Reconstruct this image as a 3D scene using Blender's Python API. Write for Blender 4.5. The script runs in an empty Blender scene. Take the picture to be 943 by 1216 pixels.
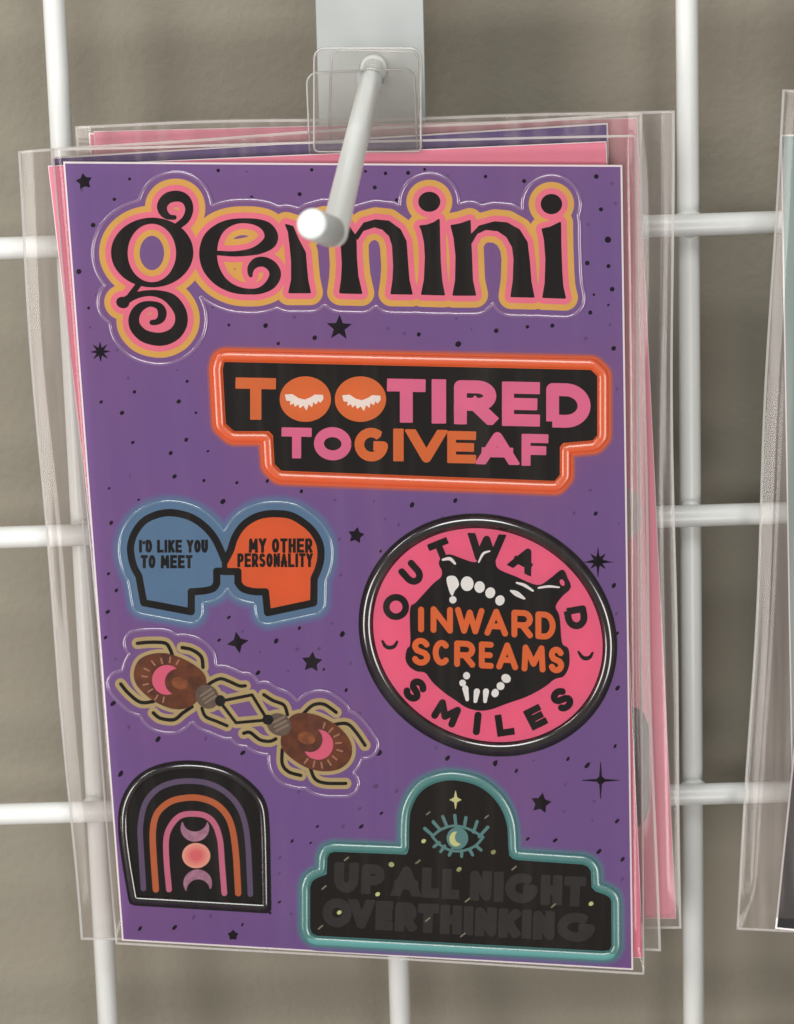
import bpy, math, random
import numpy as np
from mathutils import Matrix, Vector
from mathutils.geometry import tessellate_polygon, delaunay_2d_cdt
random.seed(7); rng = np.random.default_rng(11)
scene = bpy.context.scene
COL = scene.collection
MM = 0.001

# ------------------------------------------------------------------ camera
W, H, FPX = 943.0, 1216.0, 4254.71
CAM = np.array([29.819, -861.369, 163.606])          # millimetres
RX, RY, RZ = 0.26637, 0.02952, -0.02107
def _rot(rx, ry, rz):
    cx, sx, cy, sy, cz, sz = np.cos(rx), np.sin(rx), np.cos(ry), np.sin(ry), np.cos(rz), np.sin(rz)
    X = np.array([[1,0,0],[0,cx,-sx],[0,sx,cx]]); Y = np.array([[cy,0,sy],[0,1,0],[-sy,0,cy]]); Z = np.array([[cz,-sz,0],[sz,cz,0],[0,0,1]])
    return Z @ Y @ X
R = _rot(RX, RY, RZ) @ np.array([[1,0,0],[0,0,-1],[0,1,0]], float)   # world -> right, down, forward
cam_d = bpy.data.cameras.new('camera'); cam = bpy.data.objects.new('camera', cam_d); COL.objects.link(cam)
cam_d.sensor_fit = 'HORIZONTAL'; cam_d.sensor_width = 36.0; cam_d.lens = 36.0 * FPX / W
cam_d.clip_start = 0.05; cam_d.clip_end = 20.0
m = Matrix(((R[0,0], -R[1,0], -R[2,0], CAM[0]*MM), (R[0,1], -R[1,1], -R[2,1], CAM[1]*MM), (R[0,2], -R[1,2], -R[2,2], CAM[2]*MM), (0,0,0,1)))
cam.matrix_world = m
cam_d.dof.use_dof = True; cam_d.dof.focus_distance = 0.845; cam_d.dof.aperture_fstop = 55.0
scene.camera = cam

# ------------------------------------------------------------------ light
world = bpy.data.worlds.new('World'); scene.world = world; world.use_nodes = True
world.node_tree.nodes['Background'].inputs['Color'].default_value = (1.0, 0.93, 0.86, 1)
world.node_tree.nodes['Background'].inputs['Strength'].default_value = 0.22
def area(name, loc, target, sx, sy, watt, color):
    l = bpy.data.lights.new(name, 'AREA'); l.shape = 'RECTANGLE'; l.size = sx; l.size_y = sy; l.energy = watt; l.color = color
    o = bpy.data.objects.new(name, l); COL.objects.link(o); o.location = loc
    o.rotation_euler = (Vector(target) - Vector(loc)).to_track_quat('-Z', 'Y').to_euler()
    return o
def toward(az, el, dist):            # a place in the shop seen from the packs: azimuth from straight ahead, elevation
    a, e = math.radians(az), math.radians(el)
    return (dist*math.sin(a)*math.cos(e), -dist*math.cos(a)*math.cos(e), dist*math.sin(e) - 0.08)
AIM = (0, 0, -0.08)
area('window_light', toward(-48, 20, 2.2), AIM, 0.45, 0.7, 17.0, (1.0, 0.97, 0.93))
area('ceiling_light', toward(-4, 52, 1.8), AIM, 1.1, 0.5, 19.0, (0.98, 1.0, 0.985))
area('rim_highlight_light', toward(16, -19, 2.2), AIM, 0.5, 0.7, 10.0, (1.0, 0.96, 0.92))  # this and the next two: unseen lights added to bring highlights onto sticker rims
area('rim_highlight_light', toward(-10, 9, 2.2), AIM, 0.75, 0.45, 12.0, (0.98, 1.0, 0.98))
area('rim_highlight_light', toward(-41, -14, 2.2), AIM, 0.55, 0.75, 12.0, (1.0, 0.95, 0.9))
scene.view_settings.view_transform = 'Standard'; scene.view_settings.look = 'None'
scene.render.engine = 'CYCLES'; scene.cycles.transparent_max_bounces = 40; scene.cycles.max_bounces = 14
scene.view_settings.exposure = 0.0; scene.view_settings.gamma = 1.0

# ------------------------------------------------------------------ helpers
def lin(c):
    return tuple(((v/255)/12.92 if v/255 <= 0.04045 else ((v/255+0.055)/1.055)**2.4) for v in c)
def tag(o, label=None, cat=None, group=None, kind=None):
    if label: o['label'] = label
    if cat: o['category'] = cat
    if group: o['group'] = group
    if kind: o['kind'] = kind
    return o
def empty(name, loc_mm, label, cat, group=None):
    o = bpy.data.objects.new(name, None); o.empty_display_size = 0.01
    o.location = Vector(loc_mm) * MM; COL.objects.link(o); tag(o, label, cat, group); return o
def mesh(name, verts, faces, mat, parent=None, smooth=False):
    """verts are in millimetres, in world axes, relative to the root thing"""
    me = bpy.data.meshes.new(name)
    me.from_pydata([tuple(float(c) * MM for c in v) for v in verts], [], faces); me.update()
    if smooth: me.polygons.foreach_set('use_smooth', [True] * len(me.polygons))
    if mat: me.materials.append(mat)
    o = bpy.data.objects.new(name, me); COL.objects.link(o)
    if parent: o.parent = parent
    return o
_mats = {}
def mat(name, rgb, rough=0.4, spec=0.5, coat=0.0, coat_rough=0.08, mottled=0.0, mscale=60.0, rgb2=None, bump=0.0, bscale=400.0):
    if name in _mats: return _mats[name]
    mt = bpy.data.materials.new(name); mt.use_nodes = True; nt = mt.node_tree; b = nt.nodes['Principled BSDF']
    c = lin(rgb); b.inputs['Base Color'].default_value = (*c, 1); b.inputs['Roughness'].default_value = rough
    b.inputs['Specular IOR Level'].default_value = spec
    b.inputs['Coat Weight'].default_value = coat; b.inputs['Coat Roughness'].default_value = coat_rough
    if mottled or bump:
        tc = nt.nodes.new('ShaderNodeTexCoord')
    if mottled:
        n = nt.nodes.new('ShaderNodeTexNoise'); n.inputs['Scale'].default_value = mscale; n.inputs['Detail'].default_value = 5
        nt.links.new(tc.outputs['Object'], n.inputs['Vector'])
        mx = nt.nodes.new('ShaderNodeMix'); mx.data_type = 'RGBA'
        mr = nt.nodes.new('ShaderNodeMapRange'); mr.inputs['From Min'].default_value = 0.35; mr.inputs['From Max'].default_value = 0.65
        nt.links.new(n.outputs['Fac'], mr.inputs['Value']); nt.links.new(mr.outputs['Result'], mx.inputs[0])
        c2 = lin(rgb2) if rgb2 else tuple(v * (1 - mottled) for v in c)
        mx.inputs[6].default_value = (*c, 1); mx.inputs[7].default_value = (*c2, 1)
        nt.links.new(mx.outputs[2], b.inputs['Base Color'])
    if bump:
        n2 = nt.nodes.new('ShaderNodeTexNoise'); n2.inputs['Scale'].default_value = bscale; n2.inputs['Detail'].default_value = 4
        nt.links.new(tc.outputs['Object'], n2.inputs['Vector'])
        bp = nt.nodes.new('ShaderNodeBump'); bp.inputs['Strength'].default_value = bump; bp.inputs['Distance'].default_value = 0.001
        nt.links.new(n2.outputs['Fac'], bp.inputs['Height']); nt.links.new(bp.outputs['Normal'], b.inputs['Normal'])
    _mats[name] = mt; return mt
def film(name, haze, tint, rough=0.08, ior=1.45, gloss=1.0, streak=0.0):
    """thin clear plastic: see-through, a little milky, glossy at grazing angles"""
    mt = bpy.data.materials.new(name); mt.use_nodes = True; nt = mt.node_tree; nt.nodes.clear()
    out = nt.nodes.new('ShaderNodeOutputMaterial'); tr = nt.nodes.new('ShaderNodeBsdfTransparent')
    tr.inputs['Color'].default_value = (0.985, 0.98, 0.975, 1)
    df = nt.nodes.new('ShaderNodeBsdfDiffuse'); df.inputs['Color'].default_value = (*lin(tint), 1)
    tl = nt.nodes.new('ShaderNodeBsdfTranslucent'); tl.inputs['Color'].default_value = (*lin(tint), 1)
    dm = nt.nodes.new('ShaderNodeMixShader'); dm.inputs[0].default_value = 0.35
    nt.links.new(df.outputs[0], dm.inputs[1]); nt.links.new(tl.outputs[0], dm.inputs[2])
    m1 = nt.nodes.new('ShaderNodeMixShader'); m1.inputs[0].default_value = haze
    if streak:
        tc = nt.nodes.new('ShaderNodeTexCoord'); mp = nt.nodes.new('ShaderNodeMapping'); mp.inputs['Scale'].default_value = (260, 260, 9)
        ns = nt.nodes.new('ShaderNodeTexNoise'); ns.inputs['Scale'].default_value = 1.0; ns.inputs['Detail'].default_value = 3
        mr = nt.nodes.new('ShaderNodeMapRange'); mr.inputs['From Min'].default_value = 0.50; mr.inputs['From Max'].default_value = 0.80
        mr.inputs['To Min'].default_value = haze; mr.inputs['To Max'].default_value = haze + streak
        nt.links.new(tc.outputs['Object'], mp.inputs[0]); nt.links.new(mp.outputs[0], ns.inputs['Vector'])
        nt.links.new(ns.outputs['Fac'], mr.inputs['Value']); nt.links.new(mr.outputs['Result'], m1.inputs[0])
    nt.links.new(tr.outputs[0], m1.inputs[1]); nt.links.new(dm.outputs[0], m1.inputs[2])
    gl = nt.nodes.new('ShaderNodeBsdfGlossy'); gl.inputs['Roughness'].default_value = rough; gl.inputs['Color'].default_value = (gloss, gloss, gloss, 1)
    fr = nt.nodes.new('ShaderNodeFresnel'); fr.inputs['IOR'].default_value = ior
    m2 = nt.nodes.new('ShaderNodeMixShader'); nt.links.new(fr.outputs[0], m2.inputs[0])
    nt.links.new(m1.outputs[0], m2.inputs[1]); nt.links.new(gl.outputs[0], m2.inputs[2])
    nt.links.new(m2.outputs[0], out.inputs['Surface'])
    return mt

# ---- a pixel gives a direction; the distance comes from the plane the thing lies in
class Plane:
    def __init__(s, p0, yaw, lean):
        Rz = np.array([[np.cos(yaw),-np.sin(yaw),0],[np.sin(yaw),np.cos(yaw),0],[0,0,1]])
        Rx = np.array([[1,0,0],[0,np.cos(lean),-np.sin(lean)],[0,np.sin(lean),np.cos(lean)]])
        M = Rz @ Rx
        s.u, s.n, s.v = M @ [1,0,0], M @ [0,-1,0], M @ [0,0,1]; s.p0 = np.array(p0, float)
    def hit(s, px):
        px = np.atleast_2d(np.asarray(px, float))
        d = np.stack([(px[:,0]-W/2)/FPX, (px[:,1]-H/2)/FPX, np.ones(len(px))], 1) @ R
        t = ((s.p0 - CAM) @ s.n) / (d @ s.n)
        return CAM + t[:,None] * d
    def shifted(s, dz):
        q = Plane(s.p0 + s.n*dz, 0, 0); q.u, q.n, q.v = s.u, s.n, s.v; return q

# ---- signed distance drawing on a pixel canvas
BIG = 90.0
def catmull(pts, n=8):
    P = np.array(pts, float); out = []
    for i in range(len(P)-1):
        p0, p1, p2, p3 = P[max(i-1,0)], P[i], P[i+1], P[min(i+2,len(P)-1)]
        for k in range(n):
            t = k/n; out.append(0.5*((2*p1)+(-p0+p2)*t+(2*p0-5*p1+4*p2-p3)*t*t+(-p0+3*p1-3*p2+p3)*t**3))
    out.append(P[-1]); return np.array(out)
def closed_spline(pts, n=6):
    P = np.array(pts, float); N = len(P); out = []
    for i in range(N):
        p0, p1, p2, p3 = P[i-1], P[i], P[(i+1)%N], P[(i+2)%N]
        for k in range(n):
            t = k/n; out.append(0.5*((2*p1)+(-p0+p2)*t+(2*p0-5*p1+4*p2-p3)*t*t+(-p0+3*p1-3*p2+p3)*t**3))
    return np.array(out)
def ellipse(cx, cy, rx, ry, rot=0, n=48):
    a = np.linspace(0, 2*np.pi, n, endpoint=False); x, y = rx*np.cos(a), ry*np.sin(a); c, s = math.cos(rot), math.sin(rot)
    return np.stack([cx+x*c-y*s, cy+x*s+y*c], 1)
class Canvas:
    def __init__(s, x0, y0, x1, y1, step=0.5, margin=30):
        s.x0, s.y0, s.step, s.margin = x0, y0, step, margin
        s.nx, s.ny = int((x1-x0)/step)+1, int((y1-y0)/step)+1
        s.X = (x0 + np.arange(s.nx)*step).astype(np.float32); s.Y = (y0 + np.arange(s.ny)*step).astype(np.float32)
    def blank(s): return np.full((s.ny, s.nx), BIG, np.float32)
    def _win(s, P, r):
        lo = P[:, :2].min(0) - r - s.margin; hi = P[:, :2].max(0) + r + s.margin
        i0, i1 = max(0, int((lo[0]-s.x0)/s.step)), min(s.nx, int((hi[0]-s.x0)/s.step)+2)
        j0, j1 = max(0, int((lo[1]-s.y0)/s.step)), min(s.ny, int((hi[1]-s.y0)/s.step)+2)
        return slice(j0, max(j0, j1)), slice(i0, max(i0, i1))
    def stroke(s, pts, w=None, smooth=True, n=6, square=False):
        P = np.array([(p[0], p[1], (p[2] if len(p) > 2 else w)) for p in pts], float)
        if smooth and len(P) > 2: P = catmull(P, n)
        D = s.blank(); wy, wx = s._win(P, P[:,2].max()/2)
        X, Y = s.X[wx][None,:], s.Y[wy][:,None]; d = D[wy, wx]
        if not d.size: return D
        for a, b in zip(P[:-1], P[1:]):
            ex, ey = b[0]-a[0], b[1]-a[1]; L2 = ex*ex+ey*ey+1e-9
            if square:
                L = math.sqrt(L2); al = ((X-a[0])*ex+(Y-a[1])*ey)/L - L/2; ac = np.abs((Y-a[1])*ex-(X-a[0])*ey)/L - a[2]/2
                al = np.abs(al) - L/2
                dd = np.maximum(np.maximum(al, ac), 0) + 0*al
                dd = np.where((al > 0) & (ac > 0), np.hypot(al, ac), np.maximum(al, ac))
            else:
                t = np.clip(((X-a[0])*ex+(Y-a[1])*ey)/L2, 0, 1)
                dd = np.hypot(X-a[0]-t*ex, Y-a[1]-t*ey) - (a[2]+(b[2]-a[2])*t)/2
            np.minimum(d, dd, out=d)
        return D
    def poly(s, pts):
        P = np.asarray(pts, float); D = s.blank(); wy, wx = s._win(P, 0)
        X, Y = s.X[wx][None,:], s.Y[wy][:,None]
        d2 = np.full((Y.shape[0], X.shape[1]), 1e9, np.float32); ins = np.zeros(d2.shape, bool)
        for a, b in zip(P, np.roll(P, -1, 0)):
            ex, ey = b-a; L2 = ex*ex+ey*ey
            if L2 < 1e-9: continue
            t = np.clip(((X-a[0])*ex+(Y-a[1])*ey)/L2, 0, 1)
            np.minimum(d2, (X-a[0]-t*ex)**2+(Y-a[1]-t*ey)**2, out=d2)
            if abs(ey) > 1e-12:
                ins ^= ((a[1] > Y) != (b[1] > Y)) & (X < a[0] + (Y-a[1])*ex/ey)
        d = np.sqrt(d2); D[wy, wx] = np.where(ins, -d, d); return D
    def loops(s, D, level=0.0, eps=0.07):
        """marching squares"""
        F = np.pad(D - level, 1, constant_values=BIG).astype(np.float64)
        F[np.abs(F) < 1e-6] = 1e-6
        ins = F < 0
        code = ins[:-1,:-1]*1 + ins[:-1,1:]*2 + ins[1:,1:]*4 + ins[1:,:-1]*8
        jj, ii = np.nonzero((code > 0) & (code < 15))
        nxt = {}
        T = {1:[(3,0)],2:[(0,1)],3:[(3,1)],4:[(1,2)],5:[(3,2),(1,0)],6:[(0,2)],7:[(3,2)],8:[(2,3)],9:[(2,0)],10:[(0,3),(2,1)],11:[(2,1)],12:[(1,3)],13:[(1,0)],14:[(0,3)]}
        cd = code[jj, ii]
        def key(j, i, e):
            return (j, i, 0) if e == 0 else (j, i+1, 1) if e == 1 else (j+1, i, 0) if e == 2 else (j, i, 1)
        for j, i, c in zip(jj.tolist(), ii.tolist(), cd.tolist()):
            for a, b in T[c]: nxt[key(j,i,a)] = key(j,i,b)
        def pos(k):
            j, i, v = k
            if v == 0: a, b = F[j,i], F[j,i+1]; t = a/(a-b); x, y = i+t, j
            else: a, b = F[j,i], F[j+1,i]; t = a/(a-b); x, y = i, j+t
            return (s.x0+(x-1)*s.step, s.y0+(y-1)*s.step)
        out = []
        while nxt:
            k0 = next(iter(nxt)); k = k0; lp = []
            while k in nxt:
                lp.append(pos(k)); k = nxt.pop(k)
            if len(lp) > 6:
                P = np.array(lp); P = simplify(P, eps)
                if len(P) >= 3 and abs(area2(P)) > 0.8: out.append(P)
        return out
def area2(P): return 0.5*np.sum(P[:,0]*np.roll(P[:,1],-1)-np.roll(P[:,0],-1)*P[:,1])
def simplify(P, eps):
    """Douglas-Peucker on a closed loop"""
    N = len(P); k = int(np.argmax(np.hypot(*(P-P[0]).T))); Q = np.vstack([P, P[:1]])
    keep = np.zeros(N+1, bool); keep[[0, k, N]] = True; st = [(0, k), (k, N)]
    while st:
        a, b = st.pop()
        if b-a < 2: continue
        e = Q[b]-Q[a]; L = math.hypot(*e) + 1e-12; r = Q[a+1:b]-Q[a]
        d = np.abs(r[:,0]*e[1]-r[:,1]*e[0])/L; i = int(np.argmax(d))
        if d[i] > eps: keep[a+1+i] = True; st += [(a, a+1+i), (a+1+i, b)]
    return Q[:-1][keep[:-1]]
def U(*a):
    r = a[0]
    for b in a[1:]: r = np.minimum(r, b)
    return r
def SUB(a, b): return np.maximum(a, -b)

# ---- mesh layers on a plane
class Sheet:
    """art laid on one card: plane + the root thing the meshes hang under"""
    def __init__(s, plane, root_loc): s.pl, s.o = plane, np.array(root_loc, float)
    def at(s, px, z): return s.pl.hit(px) - s.o + s.pl.n * (z if np.ndim(z) == 0 else np.asarray(z)[:,None])
    def layer(s, name, loops, z, mt, parent, h=0.03, bev=0.25):
        """solid inked or moulded piece: bevelled wall from z up to z+h, cap on top; px loops"""
        if not loops: return None
        V, Fc, base = [], [], 0; caps = []
        for P in loops:
            n = len(P); t = np.roll(P,-1,0)-np.roll(P,1,0); t /= (np.hypot(*t.T)[:,None]+1e-9)
            nr = np.stack([-t[:,1], t[:,0]], 1)          # points inwards for solid-on-left loops
            Q = P + nr*bev*SGN
            V.append(s.at(P, z)); V.append(s.at(Q, z+h)); caps.append((Q, base+n))
            for i in range(n):
                j = (i+1) % n; Fc.append((base+i, base+j, base+n+j, base+n+i))
            base += 2*n
        pts, edg, k0 = [], [], 0
        for Q, _ in caps:
            m_ = len(Q); pts += [Vector((float(q[0]), float(q[1]))) for q in Q]; edg += [(k0+i, k0+(i+1) % m_) for i in range(m_)]; k0 += m_
        cdt = delaunay_2d_cdt(pts, edg, [], 0, 1e-4)
        ov_ = np.array([(v[0], v[1]) for v in cdt[0]]); tri = np.array([f for f in cdt[2] if len(f) == 3])
        cen = ov_[tri].mean(1); odd = np.zeros(len(tri), bool)
        for Q, _ in caps:
            for a, b in zip(Q, np.roll(Q, -1, 0)):
                if a[1] != b[1]: odd ^= ((a[1] > cen[:,1]) != (b[1] > cen[:,1])) & (cen[:,0] < a[0]+(cen[:,1]-a[1])*(b[0]-a[0])/(b[1]-a[1]))
        V.append(s.at(ov_, z+h))
        for a, b, c in tri[odd]: Fc.append((base+int(a), base+int(b), base+int(c)))
        o = mesh(name, np.vstack(V), Fc, mt, parent); fix_normals(o, s.pl.n); return o
    def ridge(s, name, loops, w, hgt, z, mt, parent, k=7, thin=1.0):
        """rounded bead along closed px loops"""
        V, Fc, base = [], [], 0
        for P in loops:
            P = resample(P, 1.6)
            for _ in range(2): P = 0.25*np.roll(P,1,0)+0.5*P+0.25*np.roll(P,-1,0)
            n = len(P)
            if n < 8: continue
            t = np.roll(P,-1,0)-np.roll(P,1,0); t /= (np.hypot(*t.T)[:,None]+1e-9); nr = np.stack([-t[:,1], t[:,0]], 1)
            for q in range(k):
                a = math.pi*q/(k-1); V.append(s.at(P + nr*(math.cos(a)*w/2), z + hgt*math.sin(a)))
            for q in range(k-1):
                for i in range(n):
                    j = (i+1) % n; Fc.append((base+q*n+i, base+q*n+j, base+(q+1)*n+j, base+(q+1)*n+i))
            base += n*k
        o = mesh(name, np.vstack(V), Fc, mt, parent, smooth=True); fix_normals(o, s.pl.n); return o
SGN = 1.0
def fix_normals(o, n):
    me = o.data; nn = Vector(n)
    flip = [p.index for p in me.polygons if p.normal.dot(nn) < -1e-6]
    if len(flip) > len(me.polygons)*0.5:
        me.flip_normals()
        flip = [p.index for p in me.polygons if p.normal.dot(nn) < -1e-6]
    for i in flip: me.polygons[i].flip()
    me.update()
def resample(P, d):
    Q = np.vstack([P, P[:1]]); L = np.concatenate([[0], np.cumsum(np.hypot(*np.diff(Q, axis=0).T))])
    n = max(12, int(L[-1]/d)); t = np.linspace(0, L[-1], n, endpoint=False)
    return np.stack([np.interp(t, L, Q[:,0]), np.interp(t, L, Q[:,1])], 1)

# ------------------------------------------------------------------ wall and wire grid
WALL_Y = 28.0
wall_m = bpy.data.materials.new('taupe_painted_wall'); wall_m.use_nodes = True
nt = wall_m.node_tree; b = nt.nodes['Principled BSDF']; b.inputs['Roughness'].default_value = 0.75; b.inputs['Specular IOR Level'].default_value = 0.25
tc = nt.nodes.new('ShaderNodeTexCoord')
n1 = nt.nodes.new('ShaderNodeTexNoise'); n1.inputs['Scale'].default_value = 22; n1.inputs['Detail'].default_value = 6
n2 = nt.nodes.new('ShaderNodeTexNoise'); n2.inputs['Scale'].default_value = 400; n2.inputs['Detail'].default_value = 5; n2.inputs['Roughness'].default_value = 0.55
nt.links.new(tc.outputs['Object'], n1.inputs['Vector']); nt.links.new(tc.outputs['Object'], n2.inputs['Vector'])
mx = nt.nodes.new('ShaderNodeMix'); mx.data_type = 'RGBA'; mx.inputs[6].default_value = (*lin((134,128,115)), 1); mx.inputs[7].default_value = (*lin((140,133,120)), 1)
nt.links.new(n1.outputs['Fac'], mx.inputs[0]); nt.links.new(mx.outputs[2], b.inputs['Base Color'])
bp = nt.nodes.new('ShaderNodeBump'); bp.inputs['Strength'].default_value = 0.4; bp.inputs['Distance'].default_value = 0.0009
nt.links.new(n2.outputs['Fac'], bp.inputs['Height']); nt.links.new(bp.outputs['Normal'], b.inputs['Normal'])
wl = mesh('wall', [(-700,WALL_Y,-600),(700,WALL_Y,-600),(700,WALL_Y,600),(-700,WALL_Y,600),(-700,WALL_Y+20,-600),(700,WALL_Y+20,-600),(700,WALL_Y+20,600),(-700,WALL_Y+20,600)],
          [(0,1,2,3),(5,4,7,6),(0,3,7,4),(1,5,6,2),(3,2,6,7),(0,4,5,1)], wall_m)
tag(wl, 'taupe painted wall with a fine roller texture', 'wall', kind='structure')

def tube(path, rad, n=20, cap=True, mitre=True):
    P = np.array(path, float); N = len(P); rad = np.broadcast_to(np.asarray(rad, float), (N,))
    T = [];
    for i in range(N):
        a = P[i]-P[i-1] if i > 0 else P[1]-P[0]; c = P[i+1]-P[i] if i < N-1 else P[-1]-P[-2]
        T.append((a/np.linalg.norm(a), c/np.linalg.norm(c)))
    up = np.array([0,0,1.]) if abs(T[0][1][2]) < 0.9 else np.array([0,1.,0])
    V, F = [], []
    x = np.cross(T[0][1], up); x /= np.linalg.norm(x); y = np.cross(x, T[0][1])
    for i in range(N):
        a, c = T[i]; tm = (a+c)/np.linalg.norm(a+c)
        for k in range(n):
            ang = 2*math.pi*k/n; d = (x*math.cos(ang)+y*math.sin(ang))*rad[i]
            d = d - a*((d @ tm)/(a @ tm)); V.append(P[i]+d)
        if i < N-1:       # carry the frame over to the next segment
            x = x - c*(x @ c); x /= np.linalg.norm(x); y = np.cross(x, c) * (1 if np.cross(x, c) @ y > 0 else -1)
    for i in range(N-1):
        for k in range(n):
            q = (k+1) % n; F.append((i*n+k, i*n+q, (i+1)*n+q, (i+1)*n+k))
    if cap: F.append(tuple(range(n))[::-1]); F.append(tuple((N-1)*n+k for k in range(n)))
    return V, F
def fix_out(o):
    import bmesh
    bm = bmesh.new(); bm.from_mesh(o.data); bmesh.ops.recalc_face_normals(bm, faces=bm.faces); bm.to_mesh(o.data); bm.free()
white = mat('white_powder_coat', (220,221,219), rough=0.30, spec=0.5, mottled=0.02, mscale=30, bump=0.05, bscale=300)
S, SZ, D, SH = 76.2, 73.25, 5.5, 0.0106
grid = empty('wire_grid_panel', (0, 0, -4*SZ), 'white wire grid display panel in front of the taupe wall', 'grid panel')
go = np.array([0, 0, -4*SZ])
for i in range(-2, 3):
    V, F = tube([(i*S+0.4, D/2, z) for z in (-4*SZ, -100, 100, 2*SZ)], D/2, 18)
    o = mesh('wire', np.array(V)-go, F, white, grid, smooth=True); fix_out(o)
for k in range(1, -4, -1):
    zz = k*SZ - 0.9
    V, F = tube([(x, -D/2+0.25, zz + SH*x) for x in (-2*S-30, -60, 60, 2*S+30)], D/2, 18)
    o = mesh('wire', np.array(V)-go, F, white, grid, smooth=True); fix_out(o)

wv_, wf_ = [], []
for a_ in range(9):
    for b_ in range(14):
        th_, ph_ = math.pi*a_/8, 2*math.pi*b_/14
        lump = 1 + 0.12*math.sin(3*ph_+a_)*math.sin(th_)
        wv_.append((3.5*math.sin(th_)*math.cos(ph_)*lump, 1.5*math.cos(th_), 3.4*math.sin(th_)*math.sin(ph_)*lump))
for a_ in range(8):
    for b_ in range(14): wf_.append((a_*14+b_, a_*14+(b_+1)%14, (a_+1)*14+(b_+1)%14, (a_+1)*14+b_))
weld0 = None
for i in range(-2, 3):
    for k in range(1, -4, -1):
        if weld0 is None: w_o = weld0 = mesh('weld', wv_, wf_, white, grid, smooth=True); fix_out(w_o)
        else: w_o = weld0.copy(); COL.objects.link(w_o)
        w_o.location = Vector((i*S+0.4, 0.1, k*SZ-0.9+SH*i*S+4*SZ))*MM; w_o.rotation_euler = (0, 0.7*i+1.1*k, 0)

# ------------------------------------------------------------------ hook
PY0, PY1 = -5.3, -7.4
hk = empty('display_hook', (0, PY1, 15), 'white metal display hook with a flat back plate on the wire grid', 'hook'); ho = np.array([0, PY1, 15.])
pl_front = Plane((0, PY1, 0), 0, 0)
a = pl_front.hit([(375.5, 5), (503.5, 5), (505, 130), (377.5, 130)])
xl0, xr0 = a[0][0], a[1][0]; xl1, xr1 = a[3][0], a[2][0]
def bevel_plate(poly, y0, y1, bv=0.5):
    """extruded x-z outline with a bevelled front edge"""
    P = np.array(poly, float); n = len(P); c = P.mean(0); Q = P + (c-P)/np.linalg.norm(c-P, axis=1)[:,None]*bv
    V = [(x, y0, z) for x, z in P] + [(x, y1+bv*0.6, z) for x, z in P] + [(x, y1, z) for x, z in Q]
    F = [tuple(range(n))] + [(i, (i+1)%n, n+(i+1)%n, n+i) for i in range(n)] + [(n+i, n+(i+1)%n, 2*n+(i+1)%n, 2*n+i) for i in range(n)] + [tuple(2*n+i for i in range(n))[::-1]]
    return V, F
V, F = bevel_plate([(xl0, 92), (xr0, 92), (xr1+0.1, 12), (xl1+0.1, 12)], PY0, PY1)
o = mesh('back_plate', np.array(V)-ho, F, mat('grey_white_enamel', (172,176,175), rough=0.4, mottled=0.04, mscale=40, bump=0.04), hk); fix_out(o)
V, F = bevel_plate([(xl0+1, 91), (xr0-1, 91), (xr0-1, 86), (xl0+1, 86)], 9, PY0+0.1); o = mesh('hook_lip', np.array(V)-ho, F, white, hk); fix_out(o)
base = pl_front.hit([(444, 80)])[0]
pf = Plane((0, -194, 0), 0, 0); bend = pf.hit([(397, 277)])[0]
tip = Plane((0, -207, 0), 0, 0).hit([(369.5, 265.5)])[0]
tt = (tip-bend)/np.linalg.norm(tip-bend)
V, F = tube([base + np.array([0, 0.5, 0]), base*0.5+bend*0.5, bend, bend + tt*4.0], 2.6, 28, cap=True)
o = mesh('rod', np.array(V)-ho, F, mat('white_rod_coating', (246,249,248), rough=0.28, mottled=0.02, mscale=60), hk, smooth=True); fix_out(o)
cap_m = mat('white_rubber_cap', (206,210,208), rough=0.45, mottled=0.02, mscale=200)
V, F = tube([bend + tt*2.4, bend + tt*2.8, tip - tt*0.7, tip - tt*0.2, tip, tip+tt*0.02], [2.75, 3.0, 3.0, 2.85, 2.5, 0.6], 28)
o = mesh('tip_cap', np.array(V)-ho, F, cap_m, hk, smooth=True); fix_out(o)
def on_rod(y):
    t = (y-base[1])/(bend[1]-base[1]); return base + (bend-base)*t
V, F = tube([base + (bend-base)*0.003, base + (bend-base)*0.012], [3.5, 2.9], 24); o = mesh('weld_collar', np.array(V)-ho, F, white, hk, smooth=True); fix_out(o)

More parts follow.
